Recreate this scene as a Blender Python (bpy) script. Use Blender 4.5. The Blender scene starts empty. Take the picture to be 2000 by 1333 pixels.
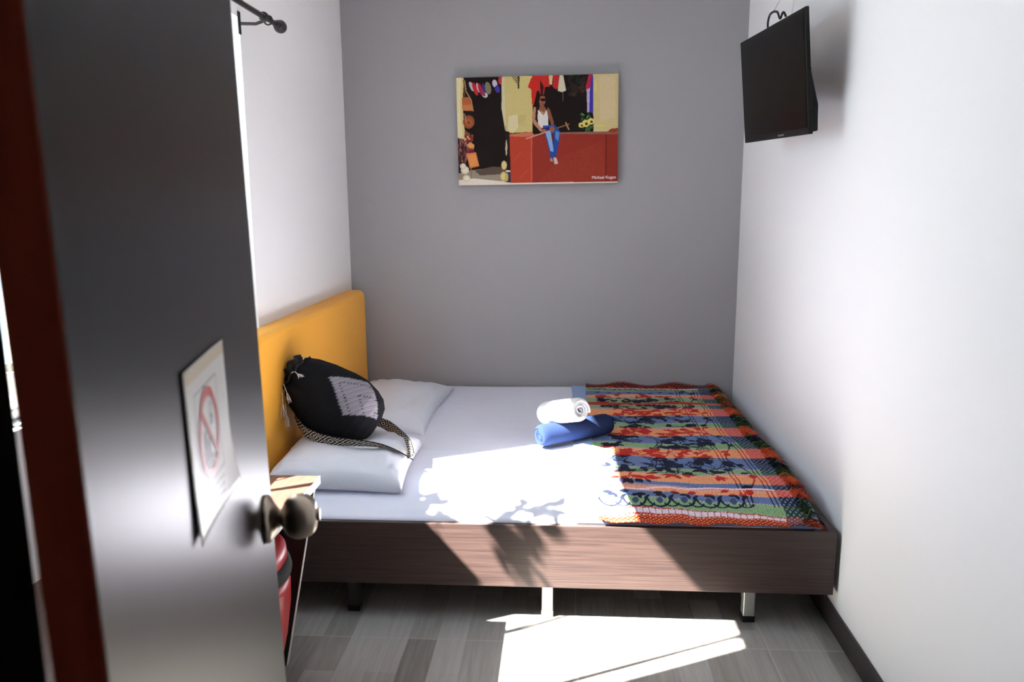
import bpy, math, random
import numpy as np
from mathutils import Vector, Matrix, noise
random.seed(4)
rng = np.random.default_rng(7)
S = bpy.context.scene
COL = S.collection
# ------------------------------------------------------------------ camera, light, exposure
CAM = Vector((1.1224, -4.1025, 1.4002))
YAW, PITCH, ROLL, FPX = -0.06614, 0.17957, -0.00627, 1539.8
f = Vector((math.sin(YAW)*math.cos(PITCH), math.cos(YAW)*math.cos(PITCH), -math.sin(PITCH)))
r = Vector((math.cos(YAW), -math.sin(YAW), 0)); u = r.cross(f)
c_, s_ = math.cos(ROLL), math.sin(ROLL)
r, u = c_*r+s_*u, -s_*r+c_*u
cd = bpy.data.cameras.new('camera'); cam = bpy.data.objects.new('camera', cd); COL.objects.link(cam)
cam.matrix_world = Matrix(((r.x, u.x, -f.x, CAM.x), (r.y, u.y, -f.y, CAM.y), (r.z, u.z, -f.z, CAM.z), (0, 0, 0, 1)))
cd.sensor_width = 36; cd.lens = FPX/2000*36; cd.clip_start = 0.02
cd.dof.use_dof = True; cd.dof.focus_distance = 3.1; cd.dof.aperture_fstop = 5.6
S.camera = cam
S.view_settings.view_transform = 'Standard'; S.view_settings.look = 'None'
S.view_settings.gamma = 1; S.view_settings.use_curve_mapping = False
S.view_settings.exposure = 1.60
S.cycles.max_bounces = 14; S.cycles.diffuse_bounces = 9; S.cycles.caustics_reflective = True
S.cycles.use_denoising = True
SUN_K, SUN_M = 0.88, 0.44           # horizontal travel (x, y) per metre of fall
SUN_E, SKY_E = 39.5, 3.0
wd = bpy.data.worlds.new('sky'); S.world = wd; wd.use_nodes = True
bgn = wd.node_tree.nodes['Background']; bgn.inputs[0].default_value = (0.68, 0.84, 1, 1); bgn.inputs[1].default_value = SKY_E
sl = bpy.data.lights.new('sun', 'SUN'); sl.energy = SUN_E; sl.angle = math.radians(0.6); sl.color = (1, 0.955, 0.895)
so = bpy.data.objects.new('sun', sl); COL.objects.link(so)
so.rotation_euler = Vector((SUN_K, SUN_M, -1)).to_track_quat('-Z', 'Y').to_euler(); so.location = (-3, -4, 5)

# ------------------------------------------------------------------ helpers
class MB:
    def __init__(s): s.v = []; s.f = []; s.m = []
    def add(s, vs, fs, mi=0):
        b = len(s.v); s.v += [tuple(x) for x in vs]; s.f += [tuple(b+i for i in q) for q in fs]; s.m += [mi]*len(fs); return s
    def box(s, x0, x1, y0, y1, z0, z1, mi=0):
        vs = [(x, y, z) for z in (z0, z1) for y in (y0, y1) for x in (x0, x1)]
        return s.add(vs, [(0, 2, 3, 1), (4, 5, 7, 6), (0, 1, 5, 4), (2, 6, 7, 3), (0, 4, 6, 2), (1, 3, 7, 5)], mi)
    def prism(s, pts, fn, mi=0):
        """pts: 2D outline; fn(p, k) -> 3D with k 0/1"""
        n = len(pts)
        vs = [fn(p, 0) for p in pts]+[fn(p, 1) for p in pts]
        return s.add(vs, [tuple(range(n))[::-1], tuple(range(n, 2*n))]+[(i, (i+1) % n, n+(i+1) % n, n+i) for i in range(n)], mi)
    def tube(s, pts, rad, seg=8, mi=0, cap=True):
        pts = [Vector(p) for p in pts]; n = len(pts)
        rads = rad if isinstance(rad, (list, tuple)) else [rad]*n
        vs = []; prev = None
        for i, p in enumerate(pts):
            t = (pts[min(i+1, n-1)]-pts[max(i-1, 0)]).normalized()
            a = prev if prev is not None else (Vector((0, 0, 1)) if abs(t.z) < .9 else Vector((1, 0, 0)))
            a = (a-t*a.dot(t)).normalized(); b = t.cross(a); prev = a
            for k in range(seg):
                w = 2*math.pi*k/seg; vs.append(p+(a*math.cos(w)+b*math.sin(w))*rads[i])
        fs = [(i*seg+k, i*seg+(k+1) % seg, (i+1)*seg+(k+1) % seg, (i+1)*seg+k) for i in range(n-1) for k in range(seg)]
        if cap: fs += [tuple(range(seg))[::-1], tuple((n-1)*seg+k for k in range(seg))]
        return s.add(vs, fs, mi)
    def lathe(s, prof, o, ax, seg=40, mi=0):
        """prof: (radius, distance along axis)"""
        ax = Vector(ax).normalized(); a = ax.orthogonal().normalized(); b = ax.cross(a); o = Vector(o)
        vs = [o+ax*h+(a*math.cos(2*math.pi*k/seg)+b*math.sin(2*math.pi*k/seg))*rr for rr, h in prof for k in range(seg)]
        fs = [(i*seg+k, i*seg+(k+1) % seg, (i+1)*seg+(k+1) % seg, (i+1)*seg+k) for i in range(len(prof)-1) for k in range(seg)]
        fs += [tuple(range(seg))[::-1], tuple((len(prof)-1)*seg+k for k in range(seg))]
        return s.add(vs, fs, mi)
    def grid(s, P, mi=0, closeu=False):
        """P: array [n][m] of points"""
        n = len(P); m = len(P[0]); vs = [p for row in P for p in row]
        fs = [(i*m+j, i*m+j+1, (i+1)*m+j+1, (i+1)*m+j) for i in range(n-1) for j in range(m-1)]
        if closeu: fs += [(i*m+m-1, i*m, (i+1)*m, (i+1)*m+m-1) for i in range(n-1)]
        return s.add(vs, fs, mi)
    def build(s, name, mats, parent=None, smooth=False, bevel=0, subsurf=0, solid=0, angle=None):
        me = bpy.data.meshes.new(name); me.from_pydata(s.v, [], s.f); me.update()
        for m in (mats if isinstance(mats, (list, tuple)) else [mats]): me.materials.append(m)
        me.polygons.foreach_set('material_index', s.m)
        if smooth: me.polygons.foreach_set('use_smooth', [True]*len(s.f))
        if smooth and angle: me.set_sharp_from_angle(angle=math.radians(angle))
        o = bpy.data.objects.new(name, me); COL.objects.link(o)
        if parent: o.parent = parent
        if solid:
            q = o.modifiers.new('solid', 'SOLIDIFY'); q.thickness = solid; q.offset = 0
        if bevel:
            q = o.modifiers.new('bevel', 'BEVEL'); q.width = bevel; q.segments = 2; q.limit_method = 'ANGLE'; q.angle_limit = math.radians(40)
        if subsurf:
            q = o.modifiers.new('sub', 'SUBSURF'); q.levels = subsurf; q.render_levels = subsurf
        return o
def tag(o, label=None, cat=None, group=None, kind=None):
    for k, v in (('label', label), ('category', cat), ('group', group), ('kind', kind)):
        if v: o[k] = v
    return o
def empty(name, loc=(0, 0, 0)):
    """an Empty whose children are built in world coordinates"""
    o = bpy.data.objects.new(name, None); COL.objects.link(o); o.location = loc; o.empty_display_size = .05; return o
def hang(root, *obs):
    for o in obs:
        o.parent = root; o.matrix_parent_inverse = Matrix.Translation(root.location).inverted()
def nz(x, y, z=0.0): return noise.noise(Vector((x, y, z)))

def mat(name, color, rough=.6, metal=0, spec=.5, bump=None, var=None, coat=0, sheen=0, grain=None, trans=0):
    """bump: (scale xyz, strength, distance); var: (scale xyz, dark colour, amount)"""
    m = bpy.data.materials.new(name); m.use_nodes = True; nt = m.node_tree; N = nt.nodes; L = nt.links
    b = N['Principled BSDF']
    b.inputs['Base Color'].default_value = (*color, 1); b.inputs['Roughness'].default_value = rough
    b.inputs['Metallic'].default_value = metal; b.inputs['Specular IOR Level'].default_value = spec
    b.inputs['Coat Weight'].default_value = coat; b.inputs['Sheen Weight'].default_value = sheen
    tc = N.new('ShaderNodeTexCoord')
    def tex(scale, detail=4, dist=0):
        mp = N.new('ShaderNodeMapping'); mp.inputs['Scale'].default_value = scale if isinstance(scale, tuple) else (scale,)*3
        t = N.new('ShaderNodeTexNoise'); t.inputs['Scale'].default_value = 1; t.inputs['Detail'].default_value = detail; t.inputs['Distortion'].default_value = dist
        L.new(tc.outputs['Object'], mp.inputs[0]); L.new(mp.outputs[0], t.inputs['Vector']); return t
    if var:
        t = tex(var[0], 6, .3); mr = N.new('ShaderNodeMapRange'); mr.inputs[1].default_value = .35; mr.inputs[2].default_value = .65
        mr.inputs[3].default_value = 0; mr.inputs[4].default_value = var[2]
        mx = N.new('ShaderNodeMix'); mx.data_type = 'RGBA'
        L.new(t.outputs[0], mr.inputs[0]); L.new(mr.outputs[0], mx.inputs[0])
        mx.inputs[6].default_value = (*color, 1); mx.inputs[7].default_value = (*var[1], 1)
        L.new(mx.outputs[2], b.inputs['Base Color'])
    if bump:
        t = tex(bump[0]); bp = N.new('ShaderNodeBump'); bp.inputs['Strength'].default_value = bump[1]; bp.inputs['Distance'].default_value = bump[2]
        L.new(t.outputs[0], bp.inputs['Height']); L.new(bp.outputs[0], b.inputs['Normal'])
    return m
def attr_mat(name, rough=.9, bump=None, spec=.3, sheen=0, coat=0):
    m = mat(name, (.5, .5, .5), rough, spec=spec, bump=bump, sheen=sheen, coat=coat); nt = m.node_tree
    a = nt.nodes.new('ShaderNodeVertexColor'); a.layer_name = 'Col'
    nt.links.new(a.outputs[0], nt.nodes['Principled BSDF'].inputs['Base Color']); return m
def s2l(c):
    c = np.asarray(c, float)/255.; return np.where(c <= .04045, c/12.92, ((c+.055)/1.055)**2.4)
def set_cols(o, cols):
    me = o.data; a = me.color_attributes.new('Col', 'FLOAT_COLOR', 'POINT')
    buf = np.ones((len(me.vertices), 4), np.float32); buf[:, :3] = cols; a.data.foreach_set('color', buf.ravel())

# ------------------------------------------------------------------ materials
M = {}
M['white_wall'] = mat('white plaster', (.84, .835, .825), .55, bump=(90, .08, .002))
M['grey_wall'] = mat('grey paint', (.315, .305, .310), .6, bump=(90, .08, .002))
M['hall_wall'] = mat('hall wall paint', (.32, .28, .25), .7)
M['ceiling'] = mat('ceiling paint', (.82, .81, .79), .7)
M['skirting'] = mat('dark skirting', (.03, .023, .022), .45)
M['wenge'] = mat('wenge laminate', (.058, .036, .030), .45, var=((5, 30, 260), (.030, .018, .016), .9), bump=((5, 30, 260), .12, .001))
M['laminate_red'] = mat('wenge laminate top', (.105, .05, .036), .35, var=((120, 6, 60), (.07, .032, .024), .8))
M['white_edge'] = mat('white edge banding', (.75, .75, .72), .4)
M['black_panel'] = mat('black panel', (.012, .01, .01), .5)
M['door_face'] = mat('dark grey laminate', (.0065, .006, .006), .35, spec=.17, var=((220, 220, 3), (.005, .005, .005), .8), bump=((260, 260, 4), .10, .0006))
M['door_edge'] = mat('red brown door edge', (.66, .125, .05), .5, var=((30, 30, 3), (.42, .07, .03), .8))
M['jamb'] = mat('dark jamb', (.016, .009, .007), .6)
M['bronze'] = mat('antique nickel', (.42, .36, .29), .30, metal=1)
M['bronze_dark'] = mat('dark antique nickel', (.20, .17, .14), .32, metal=1)
M['orange'] = mat('mustard upholstery', (.88, .40, .03), .55, bump=(700, .12, .0006), sheen=.1, spec=.3)
M['sheet'] = mat('white sheet', (.69, .70, .80), .8, bump=(900, .06, .0004), spec=.2)
M['mattress'] = mat('mattress ticking', (.7, .7, .72), .9)
M['pillow'] = mat('white pillowcase', (.62, .63, .69), .8, bump=(700, .07, .0004), spec=.2)
M['blue'] = mat('light blue fleece', (.22, .34, .58), .95, bump=(500, .2, .001), sheen=.3, spec=.1)
M['terry_white'] = mat('white terry', (.80, .79, .76), 1, bump=(500, .5, .002), spec=.05)
M['terry_navy'] = mat('navy terry', (.015, .026, .068), 1, bump=(600, .5, .002), spec=.05)
M['crochet'] = attr_mat('crochet cotton', .95, bump=(420, .5, .0015), spec=.15)
M['throw'] = attr_mat('woven throw', .9, bump=(380, .4, .001), spec=.15)
M['print'] = attr_mat('printed canvas', .6, spec=.12)
M['canvas_edge'] = mat('canvas edge', (.25, .2, .16), .8)
M['tassel'] = mat('tassel thread', (.62, .58, .52), .9)
M['black_cord'] = mat('black cord', (.008, .008, .009), .8)
M['plastic'] = mat('black plastic', (.007, .007, .007), .45, spec=.15)
M['screen'] = mat('screen glass', (.0035, .003, .003), .3, spec=.06)
M['badge'] = mat('grey badge', (.12, .12, .125), .4)
M['black_metal'] = mat('black metal', (.018, .017, .017), .38, metal=.3)
M['steel'] = mat('brushed steel leg', (.33, .34, .32), .42, metal=.85)
M['white_cable'] = mat('white cable', (.75, .73, .70), .5)
M['alu'] = mat('aluminium frame', (.35, .35, .35), .4, metal=.8)
M['paper'] = mat('laminated paper', (.72, .70, .66), .38)
M['ink_red'] = mat('red ink', (.62, .055, .045), .3)
M['ink_grey'] = mat('grey ink', (.22, .22, .24), .3)
M['ink_dark'] = mat('dark ink', (.09, .10, .11), .3)
M['tape'] = mat('beige tape', (.66, .56, .40), .4)
M['red_vinyl'] = mat('red vinyl', (.42, .018, .022), .32, spec=.6)
M['caption'] = mat('white print', (.85, .84, .80), .6)
M['concrete'] = mat('outside ground', (.4, .38, .35), .9)
g = bpy.data.materials.new('window glass'); g.use_nodes = True; nt = g.node_tree; nt.nodes.clear()
o_ = nt.nodes.new('ShaderNodeOutputMaterial'); mx = nt.nodes.new('ShaderNodeMixShader'); tr = nt.nodes.new('ShaderNodeBsdfTransparent'); gl = nt.nodes.new('ShaderNodeBsdfGlossy')
mx.inputs[0].default_value = .07; gl.inputs['Roughness'].default_value = .02
nt.links.new(tr.outputs[0], mx.inputs[1]); nt.links.new(gl.outputs[0], mx.inputs[2]); nt.links.new(mx.outputs[0], o_.inputs[0]); M['glass'] = g
# floor: wood-look planks running along y
fm = bpy.data.materials.new('wood look tiles'); fm.use_nodes = True; nt = fm.node_tree; N = nt.nodes; L = nt.links; b = N['Principled BSDF']
tc = N.new('ShaderNodeTexCoord'); mp = N.new('ShaderNodeMapping'); mp.inputs['Rotation'].default_value = (0, 0, math.pi/2); mp.inputs['Location'].default_value = (1.807+.6*0, .03, 0)
L.new(tc.outputs['Object'], mp.inputs[0])
def brick(w, h, mort, off):
    t = N.new('ShaderNodeTexBrick'); t.offset = off; t.offset_frequency = 2
    t.inputs['Color1'].default_value = (0, 0, 0, 1); t.inputs['Color2'].default_value = (1, 1, 1, 1); t.inputs['Mortar'].default_value = (.5, .5, .5, 1)
    t.inputs['Scale'].default_value = 1; t.inputs['Mortar Size'].default_value = mort; t.inputs['Bias'].default_value = 0
    t.inputs['Brick Width'].default_value = w; t.inputs['Row Height'].default_value = h; t.inputs['Mortar Smooth'].default_value = .1
    L.new(mp.outputs[0], t.inputs[0]); return t
bk = brick(.30, .094, .0004, .37)
bt = brick(.60, .60, .0016, 0.0)
gm = N.new('ShaderNodeMapping'); gm.inputs['Scale'].default_value = (70, 5, 1); L.new(tc.outputs['Object'], gm.inputs[0])
gn = N.new('ShaderNodeTexNoise'); gn.inputs['Scale'].default_value = 1; gn.inputs['Detail'].default_value = 6; gn.inputs['Distortion'].default_value = .6; L.new(gm.outputs[0], gn.inputs[0])
ad = N.new('ShaderNodeMath'); ad.operation = 'MULTIPLY_ADD'; ad.inputs[1].default_value = .55; L.new(bk.outputs[0], ad.inputs[0])
ms = N.new('ShaderNodeMath'); ms.operation = 'MULTIPLY'; ms.inputs[1].default_value = .62; L.new(gn.outputs[0], ms.inputs[0]); L.new(ms.outputs[0], ad.inputs[2])
cr = N.new('ShaderNodeValToRGB'); L.new(ad.outputs[0], cr.inputs[0])
cr.color_ramp.elements[0].position = .15; cr.color_ramp.elements[0].color = (.17, .155, .14, 1)
cr.color_ramp.elements[1].position = .9; cr.color_ramp.elements[1].color = (.40, .39, .37, 1)
e = cr.color_ramp.elements.new(.5); e.color = (.285, .27, .25, 1)
mm = N.new('ShaderNodeMix'); mm.data_type = 'RGBA'; L.new(bt.outputs[1], mm.inputs[0]); L.new(cr.outputs[0], mm.inputs[6]); mm.inputs[7].default_value = (.45, .43, .40, 1)
L.new(mm.outputs[2], b.inputs['Base Color']); b.inputs['Roughness'].default_value = .38
M['floor'] = fm

# ------------------------------------------------------------------ room shell
W, YF, H = 2.012, -3.66, 2.45
WY0, WY1, WZ0, WZ1, WT = -2.68, -1.295, .935, 2.02, .075     # window opening in the left wall
def struct(name, mb, m, **k): return tag(mb.build(name, m, **k), kind='structure')
struct('floor', MB().box(-WT, W+.12, YF, .12, -.06, 0).box(-.6, W+.12, -5.4, YF, -.06, 0), M['floor'])
struct('ceiling', MB().box(-WT, W+.12, YF, .12, H, H+.06).box(-.6, W+.12, -5.4, YF, H, H+.06), M['ceiling'])
struct('wall_back', MB().box(-WT, W+.12, 0, .12, 0, H), M['grey_wall'])
struct('wall_right', MB().box(W, W+.12, -5.4, 0, 0, H), M['white_wall'])
wl = MB(); wl.box(-WT, 0, YF, WY0, 0, H); wl.box(-WT, 0, WY1, 0, 0, H); wl.box(-WT, 0, WY0, WY1, 0, WZ0); wl.box(-WT, 0, WY0, WY1, WZ1, H)
struct('wall_left', wl, M['white_wall'])
DX0, DX1, DZ = .782, 1.60, 2.08
wf = MB(); wf.box(-.6, DX0-.03, YF-.12, YF, 0, H); wf.box(DX1+.03, W, YF-.12, YF, 0, H); wf.box(DX0-.03, DX1+.03, YF-.12, YF, DZ+.03, H)
struct('wall_front', wf, [M['white_wall']])
struct('wall_hall_left', MB().box(-.6, -.5, -5.4, YF-.12, 0, H), M['hall_wall'])
struct('wall_hall_back', MB().box(-.5, W, -5.4, -5.3, 0, H), M['hall_wall'])
tj = MB(); tj.box(DX0-.03, DX0, YF-.13, YF+.01, 0, DZ); tj.box(DX1, DX1+.03, YF-.13, YF+.01, 0, DZ); tj.box(DX0-.03, DX1+.03, YF-.13, YF+.01, DZ, DZ+.03)
tj.box(DX0-.12, DX0-.005, YF-.14, YF-.12, 0, DZ+.1); tj.box(DX1+.005, DX1+.12, YF-.14, YF-.12, 0, DZ+.1); tj.box(DX0-.005, DX1+.005, YF-.14, YF-.12, DZ+.005, DZ+.1)
struct('trim_1', tj, M['jamb'])
struct('baseboard_right', MB().box(W-.012, W, YF, 0, 0, .078), M['skirting'], bevel=.003)
struct('baseboard_left', MB().box(0, .012, YF, 0, 0, .078), M['skirting'], bevel=.003)
struct('baseboard_back', MB().box(.012, W-.012, -.012, 0, 0, .078), M['skirting'], bevel=.003)
# window
fx0, fx1 = -.075, -.056; fz0 = WZ0+.025
wn = MB()
wn.box(fx0, fx1, WY0, WY1, WZ0, fz0); wn.box(fx0, fx1, WY0, WY1, WZ1-.018, WZ1)
wn.box(fx0, fx1, WY0, WY0+.012, fz0, WZ1-.018); wn.box(fx0, fx1, WY1-.02, WY1, fz0, WZ1-.018)
win = struct('window_1', wn, M['alu'], bevel=.002)
MB().box(-.073, -.058, -2.612, -2.590, fz0, WZ1-.018).build('sash_bar', M['alu'], win)
MB().box(-.067, -.064, WY0+.012, WY1-.02, fz0, WZ1-.018).build('window_pane', M['glass'], win)
struct('sun_block_pilaster', MB().box(-.42, -.30, -1.69, -1.10, 0, 2.7), M['concrete'])          # unseen pilaster added outside to cut the sun at the far jamb
struct('sun_block_ledge', MB().box(-.30, -.08, -2.9, -1.10, .80, .90).box(-.30, -.18, -2.20, -1.30, .90, 1.325), M['concrete'])          # unseen ledge and parapet added outside; the parapet blocks low sun
# unseen plant added on the ledge to cast leafy shadows indoors
pl = empty('shadow_plant', (-.20, -2.32, .90)); tag(pl, 'unseen leafy potted plant added outside the window to cast leaf shadows', 'plant')
hang(pl, MB().lathe([(.045, 0), (.062, .09), (.068, .09), (.068, .105), (.058, .105), (.055, .085), (.0001, .085)], (-.20, -2.32, .90), (0, 0, 1), 28).build('pot', M['concrete'], smooth=True, angle=50))
pr_ = random.Random(5); q = MB(); lv = MB()
def leaf(p, d, l, w):
    d = Vector(d).normalized(); sd = d.cross(Vector((pr_.uniform(-.4, .4), pr_.uniform(-.4, .4), 1))).normalized(); n = sd.cross(d); p = Vector(p)
    vs = []
    for t, ww in ((0, .05), (.25, .8), (.5, 1), (.75, .7), (1, .04)):
        c = p+d*l*t-n*(.12*l*t*t); vs += [c-sd*w*ww, c-n*.12*w*ww, c+sd*w*ww]
    lv.add(vs, [(3*i+j, 3*i+j+1, 3*i+j+4, 3*i+j+3) for i in range(4) for j in (0, 1)])
for (y0, y1, z0, z1, cnt) in ((-2.13, -1.97, 1.34, 1.42, 26), (-2.31, -2.20, 1.56, 1.92, 60)):
    for k in range(cnt):
        y = pr_.uniform(y0+.02, y1-.02); z = pr_.uniform(z0, z1-.05); x = -.20+pr_.uniform(-.05, .05)
        leaf((x, y, z), (pr_.uniform(-.6, .6), pr_.uniform(-.7, .7), pr_.uniform(-.6, .8)), pr_.uniform(.05, .075), pr_.uniform(.014, .022))
        if k % 6 == 0: q.tube([(-.20, -2.32, .98), (-.20, (y-2.32)/2-.02, (z+.98)/2), (x, y, z)], [.004, .003, .0015], 6)
leafm = mat('plant leaf', (.06, .16, .04), .5)
hang(pl, q.build('stems', leafm, smooth=True), lv.build('foliage', leafm, smooth=True, solid=.0006))

# ------------------------------------------------------------------ curtain rod
cr_ = empty('curtain_rod', (.09, -1.15, 2.02)); tag(cr_, 'black metal curtain rod with round finial above the window', 'curtain rod')
RZ = 2.018
hang(cr_, MB().tube([(.09, -2.9, RZ), (.09, -1.17, RZ)], .0095, 16).build('rod', M['black_metal'], smooth=True, angle=40))
for y, d in ((-1.165, 1), (-2.905, -1)):
    q = MB().lathe([(.0001, -.012), (.0125, -.012), (.0125, .002), (.009, .004), (.014, .010), (.0205, .020), (.0235, .032), (.0225, .043), (.015, .053), (.006, .057), (.0001, .058)], (.09, y-.012*d, RZ), (0, d, 0), 24)
    hang(cr_, q.build('finial', M['black_metal'], smooth=True))
for y in (-1.30, -2.75):
    q = MB().box(0, .004, y-.009, y+.009, RZ-.055, RZ+.02); q.tube([(.002, y, RZ-.02), (.06, y, RZ-.022), (.085, y, RZ-.014)], .0055, 10)
    q.lathe([(.0135, -.007), (.0165, -.007), (.0165, .007), (.0135, .007)], (.09, y, RZ), (0, 1, 0), 24)
    hang(cr_, q.build('bracket', M['black_metal'], bevel=.001))
q = MB()
for k in range(24):
    a0, a1 = 2*math.pi*k/24, 2*math.pi*(k+1)/24
    q.tube([(.09+.015*math.cos(a0), -1.262, RZ-.003+.015*math.sin(a0)), (.09+.015*math.cos(a1), -1.262, RZ-.003+.015*math.sin(a1))], .003, 8)
hang(cr_, q.build('ring', M['black_metal'], smooth=True))

# ------------------------------------------------------------------ door leaf
TH = math.radians(13.7)
ey = Vector((-math.sin(TH), math.cos(TH), 0)); ex = Vector((math.cos(TH), math.sin(TH), 0))     # along the leaf, out of the visible face
HP = Vector((.8450, -3.683, 0)); DWID = .708
door = empty('door_1', HP); tag(door, kind='structure')
PIV = HP+Vector((0, 0, 1.2)); LEAN = Matrix.Translation(PIV) @ Matrix.Rotation(math.radians(-1.0), 4, 'Y') @ Matrix.Translation(-PIV)      # the leaf sags a little on its hinges
door.matrix_world = LEAN @ Matrix.Translation(HP) @ Matrix.Rotation(TH, 4, 'Z')
# local frame of the leaf: x out of the face, y along it
def dobj(mb, name, m, **k):
    o = mb.build(name, m, **k); o.parent = door; return o
lf = MB(); lf.box(-.031, 0, 0, DWID, .008, 2.05)
lf.m = [0]*6; lf.m[2] = 1; lf.m[3] = 1; lf.m[0] = 1; lf.m[1] = 1
leaf = dobj(lf, 'door_leaf', [M['door_face'], M['door_edge']], bevel=.0015)
KZ, KY = .9525, DWID-.070
kb = MB()
kb.lathe([(.0001, 0), (.034, 0), (.0345, .004), (.032, .008), (.026, .011), (.021, .014), (.0165, .017), (.0125, .020), (.0118, .0215), (.0135, .0235), (.0165, .025), (.021, .027), (.0255, .0300), (.0290, .0345), (.0315, .040), (.0325, .046), (.0322, .052), (.0308, .058), (.028, .0635), (.024, .068), (.019, .071), (.0095, .072), (.0095, .075), (.0085, .0765), (.0001, .077)], (0, KY, KZ), (1, 0, 0), 48)
dobj(kb, 'door_knob', M['bronze'], smooth=True, angle=50)
kb = MB()
kb.lathe([(.0001, 0), (.034, 0), (.0345, .004), (.032, .008), (.021, .014), (.0125, .026), (.0115, .034), (.017, .043), (.027, .058), (.0282, .068), (.0272, .078), (.017, .092), (.0001, .096)], (-.031, KY, KZ), (-1, 0, 0), 32)
dobj(kb, 'door_knob', M['bronze'], smooth=True, angle=50)
dobj(MB().box(-.027, -.004, DWID, DWID+.0012, KZ-.03, KZ+.03), 'latch_plate', M['bronze_dark'])
for z in (.25, 1.05, 1.82):
    q = MB().lathe([(.0001, -.045), (.006, -.045), (.006, .045), (.0001, .045)], (-.037, -.004, z), (0, 0, 1), 12)
    dobj(q, 'hinge', M['bronze_dark'], smooth=True, angle=50)
# no smoking notice, built in the leaf frame and parented to its own root
sg = empty('no_smoking_sign', HP+ex*.001+ey*.33+Vector((0, 0, 1.17))); tag(sg, 'white paper no smoking notice with red circle on the open dark door', 'sign')
sg.matrix_world = LEAN @ Matrix.Translation(HP+ex*.001+ey*.33+Vector((0, 0, 1.17))) @ Matrix.Rotation(TH, 4, 'Z')
SW, SH = .0885, .081
def sobj(mb, name, m, **k):
    o = mb.build(name, m, **k); o.parent = sg; return o
def bend(y, z):      # paper lifts slightly off the leaf at its corners
    return .0012+.010*max(0, (-z/SH-.1))**2*(.3+.7*max(0, y/SW+.4)/1.4)+.004*max(0, y/SW-.3)**2
n = 24
P = [[(bend(-SW+2*SW*j/n, -SH+2*SH*i/n), -SW+2*SW*j/n, -SH+2*SH*i/n) for j in range(n+1)] for i in range(n+1)]
sobj(MB().grid(P), 'paper', M['paper'], smooth=True, solid=.0006)
def strip(y0, y1, z0, z1, h=.0006):
    """thin print lying on the bent paper"""
    a, b = max(2, int(abs(y1-y0)/.004)+2), max(2, int(abs(z1-z0)/.004)+2)
    return [[(bend(y0+(y1-y0)*j/(a-1), z0+(z1-z0)*i/(b-1))+h, y0+(y1-y0)*j/(a-1), z0+(z1-z0)*i/(b-1)) for j in range(a)] for i in range(b)]
q = MB(); q.grid(strip(-SW+.001, SW-.001, SH-.014, SH-.002)); sobj(q, 'tape', M['tape'])
q = MB()
for a in ((-.058, .045, .052, .0535), (-.058, .045, -.045, -.0435), (-.058, -.0565, -.045, .0535), (.0435, .045, -.045, .0535)): q.grid(strip(*a))
sobj(q, 'border', M['ink_grey'])
q = MB(); R0, R1, CY, CZ = .036, .046, -.006, .004
ring = [[(bend(CY+rr*math.cos(a), CZ+rr*math.sin(a))+.0009, CY+rr*math.cos(a), CZ+rr*math.sin(a)) for rr in (R0, R1)] for a in [2*math.pi*k/64 for k in range(65)]]
q.grid(ring)
bar = []
for k in range(13):
    t = -1+2*k/12; cy, cz = CY+t*.040*.72, CZ-t*.040*.69
    bar.append([(bend(cy, cz)+.0011, cy+d*.0032*.69, cz+d*.0032*.72) for d in (-1, 1)])
q.grid(bar); sobj(q, 'prohibition_ring', M['ink_red'])
q = MB(); q.grid(strip(-.030, -.021, -.022, .010, .0007)); q.grid(strip(-.024, .004, -.028, -.019, .0007)); q.grid(strip(-.014, -.006, -.019, .000, .0007)); q.grid(strip(-.006, .010, -.034, -.028, .0007))
sobj(q, 'cigarette_print', M['ink_dark'])
q = MB()
for (a, b2, rr) in ((.008, .024, .006), (.004, .015, .0045), (.012, .013, .0035)):
    q.grid([[(bend(a, b2)+.0009, a+x*math.cos(w), b2+x*1.3*math.sin(w)) for x in (rr-.0015, rr)] for w in [2*math.pi*k/16 for k in range(17)]])
sobj(q, 'smoke_print', M['ink_grey'])
q = MB()
for k, (a, b2) in enumerate(((-.015, .035), (-.032, .032), (-.022, .028))): q.grid(strip(a, b2, -.056-.0075*k, -.0525-.0075*k))
sobj(q, 'text_lines', M['ink_grey'])

# ------------------------------------------------------------------ bed frame
BY, BZ0, BZ1, BX0, BX1 = -1.682, .131, .348, .0835, W-.016
bed = empty('bed', ((BX0+BX1)/2, BY/2, 0)); tag(bed, 'dark brown wood bed frame on short square legs along the grey wall', 'bed')
hang(bed, MB().box(BX0, BX1, BY, BY+.022, BZ0, BZ1).build('side_board', M['wenge'], bevel=.0015),
     MB().box(BX0, BX1, -.04, -.018, BZ0, BZ1).build('side_board', M['wenge'], bevel=.0015),
     MB().box(BX1-.022, BX1, BY+.0225, -.0405, BZ0, BZ1).build('end_board', M['wenge'], bevel=.0015),
     MB().box(BX0, BX0+.022, BY+.0225, -.0405, BZ0, BZ1).build('end_board', M['wenge'], bevel=.0015),
     MB().box(BX0+.023, BX1-.023, BY+.023, -.041, BZ0+.03, BZ0+.048).build('slat_platform', M['black_panel']))
for x in (.407, 1.073, 1.744):
    for y in (-1.615, -.12):
        mt = M['black_metal'] if x < .5 else M['steel']
        q = MB().box(x-.019, x+.019, y-.019, y+.019, .02, BZ0+.0295)
        lg = q.build('leg', mt, bevel=.003); hang(bed, lg)
        ft = MB().box(x-.0205, x+.0205, y-.0205, y+.0205, 0, .022).build('leg_cap', M['plastic'] if x > 1.5 or x < .5 else M['steel'], bevel=.002)
        ft.parent = lg

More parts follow.
